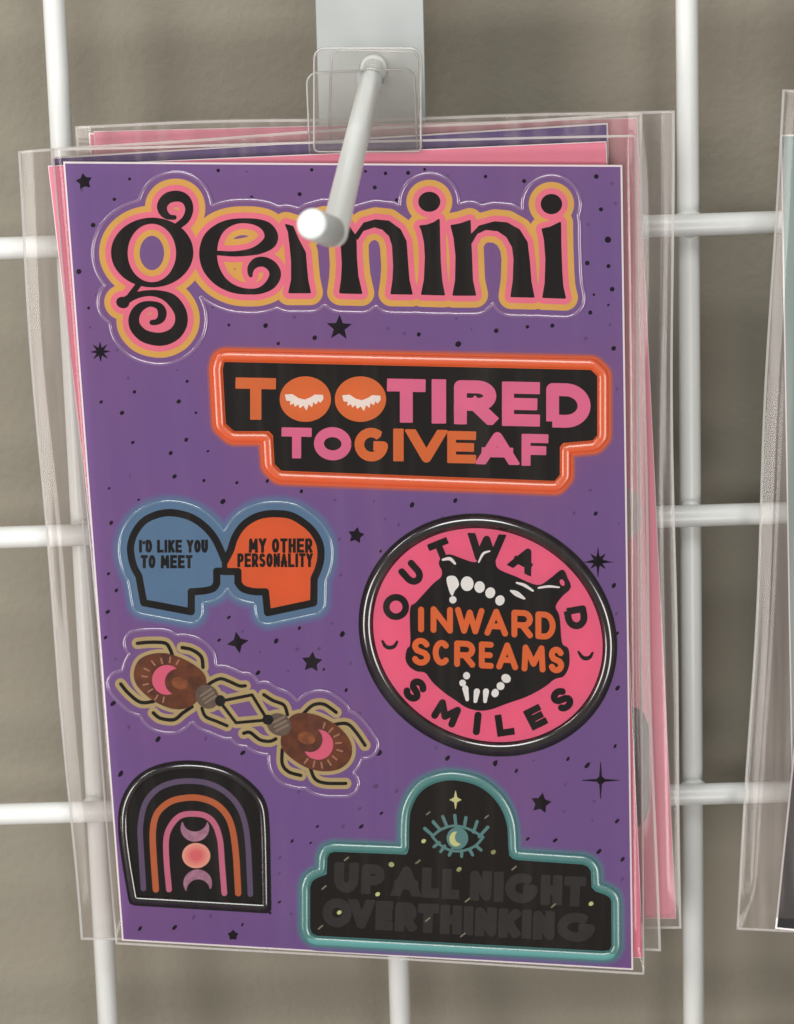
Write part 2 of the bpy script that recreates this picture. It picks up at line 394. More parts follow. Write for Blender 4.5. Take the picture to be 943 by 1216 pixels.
# ------------------------------------------------------------------ packs
sleeve_m = film('clear_sleeve_film', 0.004, (232,220,212), rough=0.07, streak=0.02, ior=1.36)
sleeve_back_m = film('hazy_streaked_film', 0.072, (242,228,224), rough=0.11, streak=0.17, gloss=0.7)  # milkier than the front film; pale streaks paint in reflections along the folds
tab_m = film('clear_hang_tab_plastic', 0.055, (228,226,222), rough=0.12, ior=1.5)
seam_m = film('heat_sealed_film_edge', 0.42, (244,240,238), rough=0.15)
card_white = mat('white_card_edge', (240,232,234), rough=0.5)
def quad_complete(tl, tr, pl, hgt, w=None):
    a, b2 = pl.hit([tl, tr]); u = (b2-a)/np.linalg.norm(b2-a); v = -np.cross(u, pl.n)
    if v[2] > 0: v = -v
    if w: b2 = a + u*w
    return [a, b2, b2+v*hgt, a+v*hgt]
def card(name, q, n, thick, mt, parent, o0, border=0.35, label=None):
    """card: white core slab with the printed face inset a hair, so the cut edge reads white"""
    q = [np.array(c)-o0 for c in q]; back = [c - n*thick for c in q]
    o = mesh(name, q+back, [(0,3,2,1),(4,5,6,7),(0,1,5,4),(1,2,6,5),(2,3,7,6),(3,0,4,7)], card_white, parent); fix_out(o)
    if label: o['label'] = label
    c = sum(q)/4; ins = []
    for i in range(4):
        e1 = (q[(i+1)%4]-q[i]); e1 /= np.linalg.norm(e1); e2 = (q[i-1]-q[i]); e2 /= np.linalg.norm(e2)
        ins.append(q[i] + (e1+e2)*border + n*0.012)
    f = mesh('printed_face', ins, [(0,3,2,1)], mt, o); fix_normals(f, n); return o
def sleeve(q, pl, parent, o0, off_f, off_b, wr=0.35, seed=0, nx=110, nz=60, seams=('l','r','b'), seam_w=1.0, mt=None):
    """clear bag: front and back film with soft vertical folds, closed along its edges"""
    r = np.random.default_rng(seed); q = [np.array(c)-o0 for c in q]; n = pl.n
    ph = r.uniform(0, 6.28, 12); fr = r.uniform(0.5, 3.0, 12); am = r.uniform(0.2, 1.0, 12); tw = r.uniform(-1.5, 1.5, 12)
    amp = 1.0 if wr > 0.1 else 0.25; eu, ev = q[1]-q[0], q[3]-q[0]; eu /= np.linalg.norm(eu); ev /= np.linalg.norm(ev); a4 = r.uniform(0, 6.28, 8)
    def at(s_, t):                       # soft, slightly wavy bag outline
        p = (q[0]*(1-s_)+q[1]*s_)*(1-t) + (q[3]*(1-s_)+q[2]*s_)*t
        wl, wr_ = max(0, 1-s_*6), max(0, 1-(1-s_)*6); wt, wb = max(0, 1-t*8), max(0, 1-(1-t)*8)
        p = p + eu*amp*(wl*(0.55*math.sin(5*t+a4[0])+0.25*math.sin(13*t+a4[1])) + wr_*(0.55*math.sin(4.3*t+a4[2])+0.25*math.sin(11*t+a4[3])))
        p = p + ev*amp*(wt*(0.5*math.sin(4*s_+a4[4])+0.2*math.sin(12*s_+a4[5])) + wb*(0.4*math.sin(5*s_+a4[6])+0.2*math.sin(9*s_+a4[7])))
        return p + n*amp*0.5*(wl*math.sin(6*t+a4[1]) + wr_*math.sin(5*t+a4[2]))
    V, F = [], []
    for side in (1, -1):
        for j in range(nz+1):
            t = j/nz
            for i in range(nx+1):
                s_ = i/nx; p = at(s_, t)
                ed = min(s_, 1-s_)*nx/(3.0 if wr > 0.1 else 1.4); et = min(1-t, 1)*nz/3.0; k = min(1, ed, et); k = k*k*(3-2*k)
                wv = sum(am[m_]*math.sin(fr[m_]*6.28*s_*1.6 + tw[m_]*t*4 + ph[m_]) for m_ in range(12))/4.0
                if wr > 0.1: wv += 0.22*sum(am[m_]*math.sin(fr[m_]*6.28*s_*7 + tw[m_]*t*9 + 1.3*math.sin(3*t+ph[m_]) + ph[m_]) for m_ in range(6))
                edge = 1.0 + 1.6*max(0, 1-min(s_, 1-s_)*9)
                edge = edge if wr > 0.1 else 1.0
                off = (off_f + wr*wv*edge*0.55) if side == 1 else (-off_b - wr*wv*0.3)
                V.append(p + n*off*k)
    N = (nx+1)*(nz+1)
    for sd in (0, 1):
        for j in range(nz):
            for i in range(nx):
                a = sd*N + j*(nx+1)+i; f = (a, a+nx+1, a+nx+2, a+1); F.append(f if sd == 0 else f[::-1])
    o = mesh('sleeve', V, F, mt or sleeve_back_m, parent, smooth=True)
    def strip(edge):
        ds, dt = seam_w/np.linalg.norm(q[1]-q[0]), seam_w/np.linalg.norm(q[3]-q[0]); m_ = 40; sv, sf = [], []
        for i in range(m_+1):
            k = i/m_
            a, b2 = {'l': ((0,k),(ds,k)), 'r': ((1,k),(1-ds,k)), 't': ((k,0),(k,dt)), 'b': ((k,1),(k,1-dt))}[edge]
            a, b2 = at(*a), at(*b2); sv += [a+n*0.12, b2+n*0.12, b2-n*0.12, a-n*0.12]
        for i in range(m_):
            for c in range(4): sf.append((i*4+c, i*4+(c+1)%4, i*4+4+(c+1)%4, i*4+4+c))
        sf += [(0,1,2,3), (m_*4+3, m_*4+2, m_*4+1, m_*4)]
        so = mesh('seam', sv, sf, seam_m, o); fix_out(so)
    for e_ in seams: strip(e_)
    return o
def hang_tab(px_rect, pl, parent, o0, hole_w, rpx=13, th=0.35, rot=0.0):
    """clear rounded tab with a round hole that the rod passes through"""
    x0, y0, x1, y1 = px_rect; pts = []
    for cx, cy, a0 in ((x1-rpx, y0+rpx, -90), (x1-rpx*0.4, y1-rpx*0.4, 0), (x0+rpx*0.4, y1-rpx*0.4, 90), (x0+rpx, y0+rpx, 180)):
        rr = rpx if cy < (y0+y1)/2 else rpx*0.4
        for k in range(7):
            a = math.radians(a0+15*k); pts.append((cx+rr*math.cos(a), cy+rr*math.sin(a)))
    P = np.array(pts); c = P.mean(0); cs, sn = math.cos(rot), math.sin(rot); P = (P-c) @ np.array([[cs, sn],[-sn, cs]]) + c
    outer = pl.hit(P) - o0
    hc = hole_w - o0; ang = np.linspace(0, 2*np.pi, 24, endpoint=False)
    hole = np.array([hc + pl.u*math.cos(t)*3.3 + pl.v*math.sin(t)*3.3 for t in ang]); hole -= np.outer((hole - (pl.p0-o0)) @ pl.n, pl.n)
    flat = lambda A: [Vector(((p @ pl.u), (p @ pl.v), 0)) for p in A]
    tri = tessellate_polygon([flat(outer), flat(hole)]); A = np.vstack([outer, hole]); n = pl.n; N = len(A); no = len(outer)
    V = np.vstack([A + n*th/2, A - n*th/2]); F = [tuple(t) for t in tri] + [tuple(i+N for i in t[::-1]) for t in tri]
    for i in range(no): F.append((i, (i+1)%no, N+(i+1)%no, N+i))
    for i in range(len(hole)): j = (i+1) % len(hole); F.append((no+i, no+j, N+no+j, N+no+i))
    o = mesh('hang_tab', V, F, tab_m, parent); fix_out(o)
    # thin moulded lip round the tab
    lp = resample(P, 3); tv, tf = [], []
    pts3 = pl.hit(lp) - o0; m_ = len(pts3); k = 6
    t3 = np.roll(pts3,-1,0)-np.roll(pts3,1,0); t3 /= np.linalg.norm(t3, axis=1)[:,None]; s3 = np.cross(t3, n)
    for i in range(m_):
        for c_ in range(k): a = 2*math.pi*c_/k; tv.append(pts3[i] + (s3[i]*math.cos(a)+n*math.sin(a))*0.28)
    for i in range(m_):
        for c_ in range(k): tf.append((i*k+c_, i*k+(c_+1)%k, ((i+1)%m_)*k+(c_+1)%k, ((i+1)%m_)*k+c_))
    e = mesh('tab_lip', tv, tf, seam_m, o, smooth=True); fix_out(e)
    return o

purple = mat('purple_print', (112,80,143), rough=0.42, spec=0.35, mottled=0.1, mscale=26, rgb2=(118,80,140))
purple2 = mat('shaded_purple_print', (92,60,138), rough=0.42, spec=0.35, mottled=0.05, mscale=26)  # same purple print, with the middle sheet's shade put into its colour
pink_card = mat('pink_print', (226,128,150), rough=0.45, spec=0.35, mottled=0.05, mscale=40, rgb2=(218,124,146))
black_print = mat('black_print', (22,20,22), rough=0.35, mottled=0.1, mscale=80)
teal_card = mat('pale_teal_print', (134,158,154), rough=0.5, mottled=0.05, mscale=50)

YAW, LEAN = -0.08, 0.03
# --- pack at the back: pink sheets
PL3 = Plane((0, -20.2, 0), YAW, LEAN)
k3 = empty('sticker_sheet_pack', on_rod(-20.2), 'sleeve with a pink sticker sheet, hanging rearmost on the hook, leaning right', 'sticker pack', 'sticker packs on the wire grid'); o3 = np.array(on_rod(-20.2))
q3 = [PL3.hit([p])[0] for p in ((111,156),(757,140),(803,1091))]; q3.append(q3[0]+q3[2]-q3[1])
card('card', q3, PL3.n, 0.35, mat('light_pink_print', (240,152,172), rough=0.45, spec=0.35, mottled=0.05, mscale=40), k3, o3, border=0.12)
sh3 = Sheet(PL3, o3)
PL3b = PL3.shifted(-0.7); qb = [PL3b.hit([p])[0] for p in ((105,158),(740,142),(790,1088))]; qb.append(qb[0]+qb[2]-qb[1]); card('backing_card', qb, PL3.n, 0.3, pink_card, k3, o3)
cv = Canvas(640, 560, 800, 1000, 1.0)
lo = cv.loops(cv.poly([(690,838),(750,838),(764,846),(770,862),(771,955),(767,972),(756,983),(690,983)]))
sh3.layer('printed_shape', lo, 0.02, black_print, k3, h=0.12, bev=0.6)
lo = cv.loops(cv.poly(ellipse(742,610,20,31))); sh3.layer('round_print', lo, 0.02, mat('grey_white_print', (196,178,178), rough=0.4, mottled=0.05), k3, h=0.05, bev=0.6)
qs = [PL3.shifted(0.1).hit([p])[0] for p in ((91,151),(800,128),(808,1104))]; qs.append(qs[0]+qs[2]-qs[1])
sleeve(qs, PL3, k3, o3, 0.8, 1.5, wr=0.4, seed=3, seams=('l','r','b','t'), seam_w=0.6)
hang_tab((392,60,497,182), PL3.shifted(0.3), k3, o3, on_rod(-20.5), rot=0.03)
# --- middle pack: same purple sheet turned on the hook
PL2 = Plane((0, -22.9, 0), YAW, LEAN)
k2 = empty('sticker_sheet_pack', on_rod(-22.9), 'sleeve with a purple sheet turned askew, hanging between the front pack and the pink pack', 'sticker pack', 'sticker packs on the wire grid'); o2 = np.array(on_rod(-22.9))
q2 = [PL2.hit([p_])[0] for p_ in ((60,187),(722,146),(744,1104),(152,1098))]; card('card', q2, PL2.n, 0.35, purple2, k2, o2)
qs = [PL2.shifted(0.1).hit([p])[0] for p in ((20,181),(762,131),(782,1128),(93,1114))]
sleeve(qs, PL2, k2, o2, 0.7, 0.8, wr=0.45, seed=8, seams=('l','r','b','t'), seam_w=0.6)
hang_tab((366,84,494,186), PL2.shifted(0.3), k2, o2, on_rod(-23.2), rot=-0.04)
# --- front pack
PL1 = Plane((0, -26.0, 0), YAW, LEAN)
k1 = empty('sticker_sheet_pack', on_rod(-26), 'clear sleeve with a purple sheet of seven stickers, hanging in front of the other packs', 'sticker pack', 'sticker packs on the wire grid'); o1 = np.array(on_rod(-26))
q1 = [PL1.hit([p])[0] for p in ((75,192),(739,196),(752,1152),(145,1117))]
card('card', q1, PL1.n, 0.4, purple, k1, o1, border=0.42)
PL1b = PL1.shifted(-1.2); qb = [PL1b.hit([p])[0] for p in ((57,197),(720,168),(764,1138),(164,1104))]
card('backing_card', qb, PL1.n, 0.35, pink_card, k1, o1, border=0.12, label='pink card behind the purple sheet')
qs = [PL1.shifted(0.1).hit([p])[0] for p in ((61,176),(756,160),(766,1157),(138,1121))]
sleeve(qs, PL1, k1, o1, 1.1, 1.75, wr=0.06, nx=110,  seed=5, mt=sleeve_m, seams=('l','r','b','t'), seam_w=0.5)
hang_tab((373,57,500,180), PL1.shifted(0.5), k1, o1, on_rod(-26.5))
# --- neighbour pack, mostly outside the picture
PLN = Plane((100, -20, 0), -0.08, 0.02)
kn_loc = PLN.hit([(1290, 60)])[0]
kn = empty('sticker_sheet_pack', kn_loc, 'sleeve holding a black sheet and a pale teal sheet, hanging beside the purple pack', 'sticker pack', 'sticker packs on the wire grid'); on = np.array(kn_loc)
a, b2 = PLN.hit([(955, 760)])[0], PLN.hit([(920, 1103)])[0]
PLB = PLN.shifted(0.4)
vdir = PLB.hit([(943, 885)])[0]-PLB.hit([(920.5, 1103)])[0]; vdir /= np.linalg.norm(vdir); ud = np.cross(vdir, PLN.n); ud = ud if ud[0] > 0 else -ud
bl = PLB.hit([(920.5, 1103)])[0]; card('card', [bl+vdir*200, bl+vdir*200+ud*133, bl+ud*133, bl], PLN.n, 0.35, black_print, kn, on, border=0.45)
PLT = PLN.shifted(-0.6); a = PLT.hit([(927,160),(939,860)]); vd = a[1]-a[0]; vd /= np.linalg.norm(vd); ud = np.cross(vd, PLN.n); ud = ud if ud[0] > 0 else -ud
card('backing_card', [a[0], a[0]+ud*133, a[0]+ud*133+vd*196, a[0]+vd*196], PLN.n, 0.35, teal_card, kn, on)
a = PLN.hit([(931,108),(873,1104)]); vd = a[1]-a[0]; L = np.linalg.norm(vd); vd /= L; ud = np.cross(vd, PLN.n); ud = ud if ud[0] > 0 else -ud
sleeve([a[0], a[0]+ud*150, a[1]+ud*150, a[1]], PLN, kn, on, 1.5, 1.8, wr=0.5, seed=21, seams=('l','b','t'), seam_w=0.6)

# ------------------------------------------------------------------ printed art and stickers on the front card
A = Sheet(PL1, o1)
def crop(ox, oy, s):
    def f(pts): return [((p[0]/s+ox), (p[1]/s+oy)) + ((p[2]/s,) if len(p) > 2 else ()) for p in pts]
    return f
Z_BLEED, Z_BODY, Z_INK = 0.03, 0.06, 0.035
INK = mat('black_ink', (13,10,10), rough=0.5, spec=0.15, mottled=0.15, mscale=300)
def glossy(name, rgb, rough=0.3): return mat(name, rgb, rough=rough, spec=0.5, coat=0.25, coat_rough=0.15, mottled=0.05, mscale=150)
def mixc(a, b2, t): return tuple(a[i]*(1-t)+b2[i]*t for i in range(3))
PUR = (115,80,142)
def bleed(cvs, Dm, lv0, lv1, rgb, name):
    """printed colour that fades out past the cut line"""
    st = 5; out = None
    for i in range(st):
        t = (i+0.6)/st; lv = lv1+(lv0-lv1)*i/(st-1)
        o = A.layer('colour_bleed', cvs.loops(Dm, lv), 0.015+0.008*i, mat(name+'_%d' % i, mixc(PUR, rgb, t), rough=0.42, spec=0.35), k1, h=0.006, bev=0.1)
SKIP = []          # (canvas, field, level) of every sticker, so that loose speckles keep off them

# ---- lettering: strokes in a unit box
def arc(cx, cy, rx, ry, a0, a1, n=10):
    return [(cx+rx*math.cos(math.radians(a0+(a1-a0)*i/n)), cy+ry*math.sin(math.radians(a0+(a1-a0)*i/n))) for i in range(n+1)]
G = {
 'T': [[(0,0),(1,0)],[(.5,0),(.5,1)]], 'I': [[(.5,0),(.5,1)]], 'L': [[(0,0),(0,1),(1,1)]],
 'E': [[(1,0),(0,0),(0,1),(1,1)],[(0,.5),(.9,.5)]], 'F': [[(1,0),(0,0),(0,1)],[(0,.52),(.88,.52)]],
 'H': [[(0,0),(0,1)],[(1,0),(1,1)],[(0,.5),(1,.5)]], 'V': [[(0,0),(.5,1),(1,0)]], 'A': [[(0,1),(.5,0),(1,1)],[(.22,.68),(.78,.68)]],
 'W': [[(0,0),(.26,1),(.5,.1),(.74,1),(1,0)]], 'M': [[(0,1),(.06,0),(.5,.75),(.94,0),(1,1)]], 'N': [[(0,1),(0,0),(1,1),(1,0)]],
 'Y': [[(0,0),(.5,.52),(1,0)],[(.5,.5),(.5,1)]], 'K': [[(0,0),(0,1)],[(1,0),(.05,.58)],[(.35,.42),(1,1)]],
 'O': [arc(.5,.5,.5,.5,0,360,28)], 'D': [[(0,1),(0,0),(.4,0)]+arc(.42,.5,.58,.5,-85,85,12)+[(.4,1),(0,1)]],
 'P': [[(0,1),(0,0),(.55,0)]+arc(.6,.28,.4,.28,-80,80,8)+[(.55,.56),(0,.56)]],
 'R': [[(0,1),(0,0),(.55,0)]+arc(.6,.28,.4,.28,-80,80,8)+[(.55,.56),(0,.56)],[(.5,.56),(1,1)]],
 'U': [[(0,0),(0,.55)]+arc(.5,.55,.5,.45,180,0,12)+[(1,.55),(1,0)]],
 'C': [arc(.5,.5,.5,.5,-48,-312,18)], 'G': [arc(.5,.5,.5,.5,-48,-352,20)+[(1,.55),(.6,.55)]],
 'S': [[(.95,.16)]+arc(.5,.25,.46,.25,-40,-190,8)+[(.2,.44),(.8,.56)]+arc(.5,.75,.5,.25,-20,140,8)+[(.04,.84)]],
 "'": [[(.5,0),(.5,.28)]],
}
def glyph(cv_, ch, cx, cy, w, h, t, rot=0.0, square=True, shear=0.0, tb=None):
    c, s_ = math.cos(rot), math.sin(rot); D_ = cv_.blank()
    iw, ih = max(w-t, 0.01), max(h-t, 0.01)
    for path in G[ch]:
        P = np.array(path, float); x = (P[:,0]-.5)*iw; y = (P[:,1]-.5)*ih
        if square and not np.allclose(P[0], P[-1]):
            for e, q in ((0,1),(-1,-2)):
                d = np.array([x[e]-x[q], y[e]-y[q]]); d /= np.linalg.norm(d)+1e-9
                if ch in 'TILEFHUPRDK' : x[e] += d[0]*t/2; y[e] += d[1]*t/2
                elif ch in 'VAWMNY': x[e] += d[0]*t*0.8; y[e] += d[1]*t*0.8
        y2 = y + shear*x; X_, Y_ = cx+x*c-y2*s_, cy+x*s_+y2*c
        pp = list(zip(X_, Y_))
        if square:
            D_ = U(D_, cv_.stroke(pp, t, smooth=False, square=True))
            if len(pp) > 2:
                for q in pp[1:-1]: D_ = U(D_, cv_.poly(ellipse(q[0], q[1], t/2, t/2, n=14))) if len(pp) > 8 else U(D_, cv_.poly([(q[0]+t/2*(a_*c-b_*s_), q[1]+t/2*(a_*s_+b_*c)) for a_, b_ in ((-1,-1),(1,-1),(1,1),(-1,1))])) if ch in 'LEFDPRGHTK' else U(D_, cv_.poly(ellipse(q[0], q[1], t/2, t/2, n=14)))
        else: D_ = U(D_, cv_.stroke(pp, t, smooth=False))
    if square and ch in 'VAWMNYKR':     # cut the ends level with the letter box
        bx = [(-w/2-t,-h/2),(w/2+t,-h/2),(w/2+t,h/2),(-w/2-t,h/2)]
        D_ = np.maximum(D_, cv_.poly([(cx+x*c-(y+shear*x)*s_, cy+x*s_+(y+shear*x)*c) for x, y in bx]))
    return D_
def letter(cvs, sheet, ch, box, t, z, mt, parent, h=0.05, bev=0.4, square=True, shear=0.0, rot=0.0):
    x0, y0, x1, y1 = box
    c2 = Canvas(min(x0,x1)-14, min(y0,y1)-14, max(x0,x1)+14, max(y0,y1)+14, 0.4, margin=8)
    D_ = glyph(c2, ch, (x0+x1)/2, (y0+y1)/2, x1-x0, y1-y0, t, rot, square, shear)
    return sheet.layer('letter', c2.loops(D_, 0, 0.05), z, mt, parent, h, bev)

# === 1 gemini
cv = Canvas(85, 190, 720, 455, 0.5)
fa, fb, fc, fd = crop(100,200,5.069), crop(220,210,5.239), crop(380,210,5.894), crop(530,210,5.547)
g = SUB(cv.poly(fa(ellipse(410,505,242,204))), cv.poly(fa(ellipse(408,508,152,182))))
g = U(g, cv.stroke(fa([(565,345,30),(612,305,34),(633,250,36),(622,200,42),(590,172,50),(545,166,54),(500,180,54),(472,215,50),(472,250,44),(490,278,32),(515,292,20),(543,294,16)])),
      cv.poly(fa(ellipse(233,806,34,28,0.3))), cv.stroke(fa([(338,685,22),(275,770,26)])),
      cv.stroke(fa([(240,800,40),(300,768,30),(380,750,24),(460,757,34),(530,792,58),(578,860,62),(584,930,64),(550,990,66),(490,1022,68),(430,1026,66),(360,1006,62),(312,960,56),(299,910,52),(315,860,46),(350,827,36),(400,814,22),(450,828,30),(470,862,40),(465,900,36),(440,922,24),(410,926,20)])))
e = cv.stroke(fb([(195,472,16),(300,478,20),(400,468,30),(470,445,50),(525,405,72),(535,360,70),(505,310,52),(440,280,28),(350,272,18),(270,288,32),(205,328,58),(160,390,88),(143,470,98),(155,550,92),(195,620,72),(250,670,50),(320,702,34),(400,713,24),(470,705,30),(530,668,52),(560,612,60),(545,562,56),(500,530,50),(450,530,48),(415,557,36),(405,590,22),(408,612,12)]))
stem2 = fc([(168,322),(200,345),(245,412),(250,450),(252,560),(262,690),(290,812),(147,808),(160,690),(165,560),(155,430)])
arch = fc([(245,415),(310,325),(390,303),(480,312),(560,370),(600,450),(608,560),(620,720),(642,816),(501,814),(515,720),(520,620),(512,480),(490,410),(440,362),(380,345),(300,372),(262,432)])
mm = U(cv.poly(fb([(628,298),(668,310),(700,385),(745,470),(752,560),(760,640),(776,717),(648,717),(665,640),(665,520),(655,420),(645,340)])), cv.poly(stem2), cv.poly(arch), cv.poly([(x-61, y-1.5) for x, y in arch]))
i1 = cv.poly(fc([(703,345),(750,340),(800,322),(832,300),(835,450),(840,600),(850,730),(868,822),(715,818),(735,720),(742,560),(735,450),(715,370)]))
i1 = U(i1, cv.poly(fc(ellipse(766,173,70,63))))
nn = U(cv.poly(fd([(35,322),(90,312),(155,290),(158,390),(165,560),(170,680),(190,775),(48,775),(65,680),(68,520),(55,400)])),
       cv.poly(fd([(158,390),(220,325),(320,298),(400,305),(480,350),(530,430),(545,560),(555,690),(575,788),(430,785),(445,680),(450,540),(440,460),(400,390),(340,350),(260,342),(200,370),(165,430)])))
i2 = U(cv.poly(fd([(635,345),(690,332),(750,302),(752,450),(758,620),(765,720),(782,795),(640,790),(655,700),(660,540),(650,410)])), cv.poly(fd(ellipse(693,178,64,60))))
allg = U(g, e, mm, i1, nn, i2)
outer = cv.loops(allg, 23.0); outer = [max(outer, key=lambda P: abs(area2(P)))]
st = A.layer('sticker', outer, 0.02, purple, k1, h=Z_BODY, bev=0.5); st['label'] = 'sticker reading gemini in black swash letters with pink and yellow outlines'
zt = 0.02+Z_BODY
clear_rim = mat('clear_embossed_rim', (142,112,162), rough=0.14, spec=1.0, coat=1.0, coat_rough=0.09)
A.ridge('cut_rim', outer, 5.6, 0.30, 0.03, clear_rim, st)
A.layer('yellow_outline', cv.loops(allg, 15.2), zt, glossy('mustard_ink', (224,174,82)), st, h=0.03)
A.layer('pink_outline', cv.loops(allg, 7.9), zt+0.03, glossy('gemini_pink_ink', (240,118,146)), st, h=0.03)
for Dg in (g, e, mm, i1, nn, i2): A.layer('letter', cv.loops(Dg, 0.9, 0.05), zt+0.06, INK, st, h=0.04, bev=0.3)
SKIP.append((cv, allg, 24))

# === 2 too tired
cv = Canvas(225, 395, 750, 605, 0.5)
Pn = [(268,431.5),(701,441),(707.5,447),(707.5,516),(703,521),(668,524),(663,530),(663,563),(658,569),(335,557),(328,550),(326,516),(320,510),(279,510),(270,502),(266.5,438)]
blk = cv.poly(Pn)
orange = (232,98,38)
bleed(cv, blk, 17.0, 21.5, orange, 'orange_bleed')
st = A.layer('sticker', cv.loops(blk, 16.0), 0.05, glossy('orange_ink', orange), k1, h=Z_BODY, bev=0.6); st['label'] = 'orange rimmed black sticker reading TOO TIRED TO GIVE AF'
zt = 0.05+Z_BODY
A.ridge('cut_rim', cv.loops(blk, 9.0), 12.5, 0.55, zt-0.01, mat('orange_moulded_rim', (236,100,40), rough=0.28, spec=0.9, coat=0.7, coat_rough=0.20), st, k=11)
A.layer('black_panel', cv.loops(blk, 1.5), zt, INK, st, h=0.06, bev=0.4)
fe, ff = crop(240,410,3.772), crop(480,410,3.772)
ora_l, pin_l, wht = glossy('orange_letter_ink', (222,108,44)), glossy('pink_letter_ink', (228,108,150)), glossy('white_ink', (240,236,230))
def bx(f, x0, x1, y0, y1):
    a = f([(x0,y0),(x1,y1)]); return (a[0][0], a[0][1], a[1][0], a[1][1])
zl = zt+0.06
for f, ch, x0, x1, y0, y1, t, mt_ in ((fe,'T',152,330,146,331,12.5,ora_l),(ff,'T',-75,95,151,344,14.5,pin_l),(ff,'I',125,187,152,348,16.4,pin_l),(ff,'R',225,412,158,353,14.5,pin_l),(ff,'E',440,607,164,360,13.5,pin_l),(ff,'D',638,834,171,367,14.5,pin_l),
                          (fe,'T',358,490,369,504,10,pin_l),(fe,'O',503,668,367,513,11,pin_l),(fe,'G',685,832,370,518,10.5,ora_l),(fe,'I',858,902,373,517,11.6,ora_l),(ff,'V',18,182,378,523,11,ora_l),(ff,'E',195,321,385,526,9.5,ora_l),(ff,'A',333,503,389,532,11,pin_l),(ff,'F',528,645,398,538,9.8,pin_l)):
    letter(cv, A, ch, bx(f,x0,x1,y0,y1), t, zl, mt_, st, h=0.05, shear=0.02)
for cx in (463, 710):
    lo = cv.loops(cv.poly(fe(ellipse(cx, 240, 114, 101)))); dsc = A.layer('letter', lo, zl, ora_l, st, h=0.05)
    dx = cx-463
    lash = cv.poly(fe([(p[0]+dx*1.04, p[1]+(3 if dx else 0)) for p in ((372,220),(405,218),(432,236),(460,243),(488,232),(505,220),(542,222),(543,240),(530,256),(520,246),(512,264),(498,252),(493,276),(478,262),(468,290),(455,268),(438,280),(432,262),(416,274),(412,258),(394,266),(398,248),(378,246))]))
    A.layer('eyelashes', cv.loops(lash), zl+0.05, wht, st, h=0.02, bev=0.2)
SKIP.append((cv, blk, 21))

# === 3 heads
cv = Canvas(115, 575, 425, 770, 0.5)
fg, fh = crop(130,590,6.287), crop(255,590,5.894)
hl = fg(list(map(tuple, catmull([(865,485),(805,345),(740,250),(650,175),(560,135),(450,118),(350,135),(260,180),(195,260),(163,350),(163,430),(185,520),(222,590)], 5)))+[(240,690),(258,788),(610,855),(610,705)]+list(map(tuple, catmull([(640,705),(720,697),(775,680),(800,645)], 4)))+[(800,552),(868,552)])
hr = fh(list(map(tuple, catmull([(65,465),(112,375),(140,290),(190,210),(260,155),(340,125),(430,118),(530,130),(620,180),(690,245),(735,330),(742,420),(725,500),(695,570)], 5)))+[(692,740),(372,808),(357,662)]+list(map(tuple, catmull([(340,662),(270,660),(200,640),(165,600)], 4)))+[(165,520),(65,520)])
fl, fr_ = cv.poly(hl), cv.poly(hr)
both = U(fl, fr_) - 4.3
blue = (88,122,156)
bleed(cv, both, 12.5, 19.5, blue, 'blue_bleed')
blue_m = glossy('blue_ink', blue)
st = A.layer('sticker', cv.loops(both, 10.0), 0.05, blue_m, k1, h=Z_BODY, bev=0.5); st['label'] = 'sticker of a blue head and an orange head in profile, face to face'
zt = 0.05+Z_BODY
A.ridge('cut_rim', cv.loops(both, 9.6), 4.6, 0.26, 0.04, mat('blue_embossed_rim', (110,142,172), rough=0.14, spec=1.0, coat=1.0), st)
A.layer('black_outline', cv.loops(both, 0), zt, INK, st, h=0.03)
A.layer('head', cv.loops(fl, -4.3), zt+0.03, blue_m, st, h=0.03)['label'] = 'blue head profile facing right'
A.layer('head', cv.loops(fr_, -4.3), zt+0.03, glossy('head_orange_ink', (224,92,38)), st, h=0.03)['label'] = 'orange head profile facing left'
def line(text, f, x0, x1, y0, y1, t, z, mt_, parent, slope=0.0, gap=0.16, name='lettering', square=True):
    """one line of small print as one mesh"""
    wd = {'I':0.45, "'":0.3, ' ':0.5, 'M':1.25, 'W':1.3}
    tot = sum(wd.get(c, 1.0) for c in text) + gap*(len(text)-1); sc = (x1-x0)/tot; x = x0
    a = f([(x0,y0),(x1,y1)]); c2 = Canvas(a[0][0]-8, a[0][1]-8, a[1][0]+8, a[1][1]+8+abs(slope)*(a[1][0]-a[0][0]), 0.3, margin=4); D_ = c2.blank()
    for c in text:
        w_ = wd.get(c, 1.0)*sc
        if c != ' ':
            p = f([(x,y0),(x+w_,y1)]); sy = slope*((p[0][0]+p[1][0])/2-a[0][0])
            D_ = U(D_, glyph(c2, c, (p[0][0]+p[1][0])/2, (p[0][1]+p[1][1])/2+sy, p[1][0]-p[0][0], p[1][1]-p[0][1], t, square=square))
        x += w_ + gap*sc
    return A.layer(name, c2.loops(D_, 0, 0.05), z, mt_, parent, h=0.02, bev=0.15)
zl = zt+0.06
line("I'D LIKE YOU", fg, 222, 735, 320, 414, 3.1, zl, INK, st); line('TO MEET', fg, 236, 620, 434, 531, 3.3, zl, INK, st)
line('MY OTHER', fh, 240, 684, 290, 389, 3.3, zl, INK, st); line('PERSONALITY', fh, 160, 686, 394, 490, 3.1, zl, INK, st)
SKIP.append((cv, both, 19))

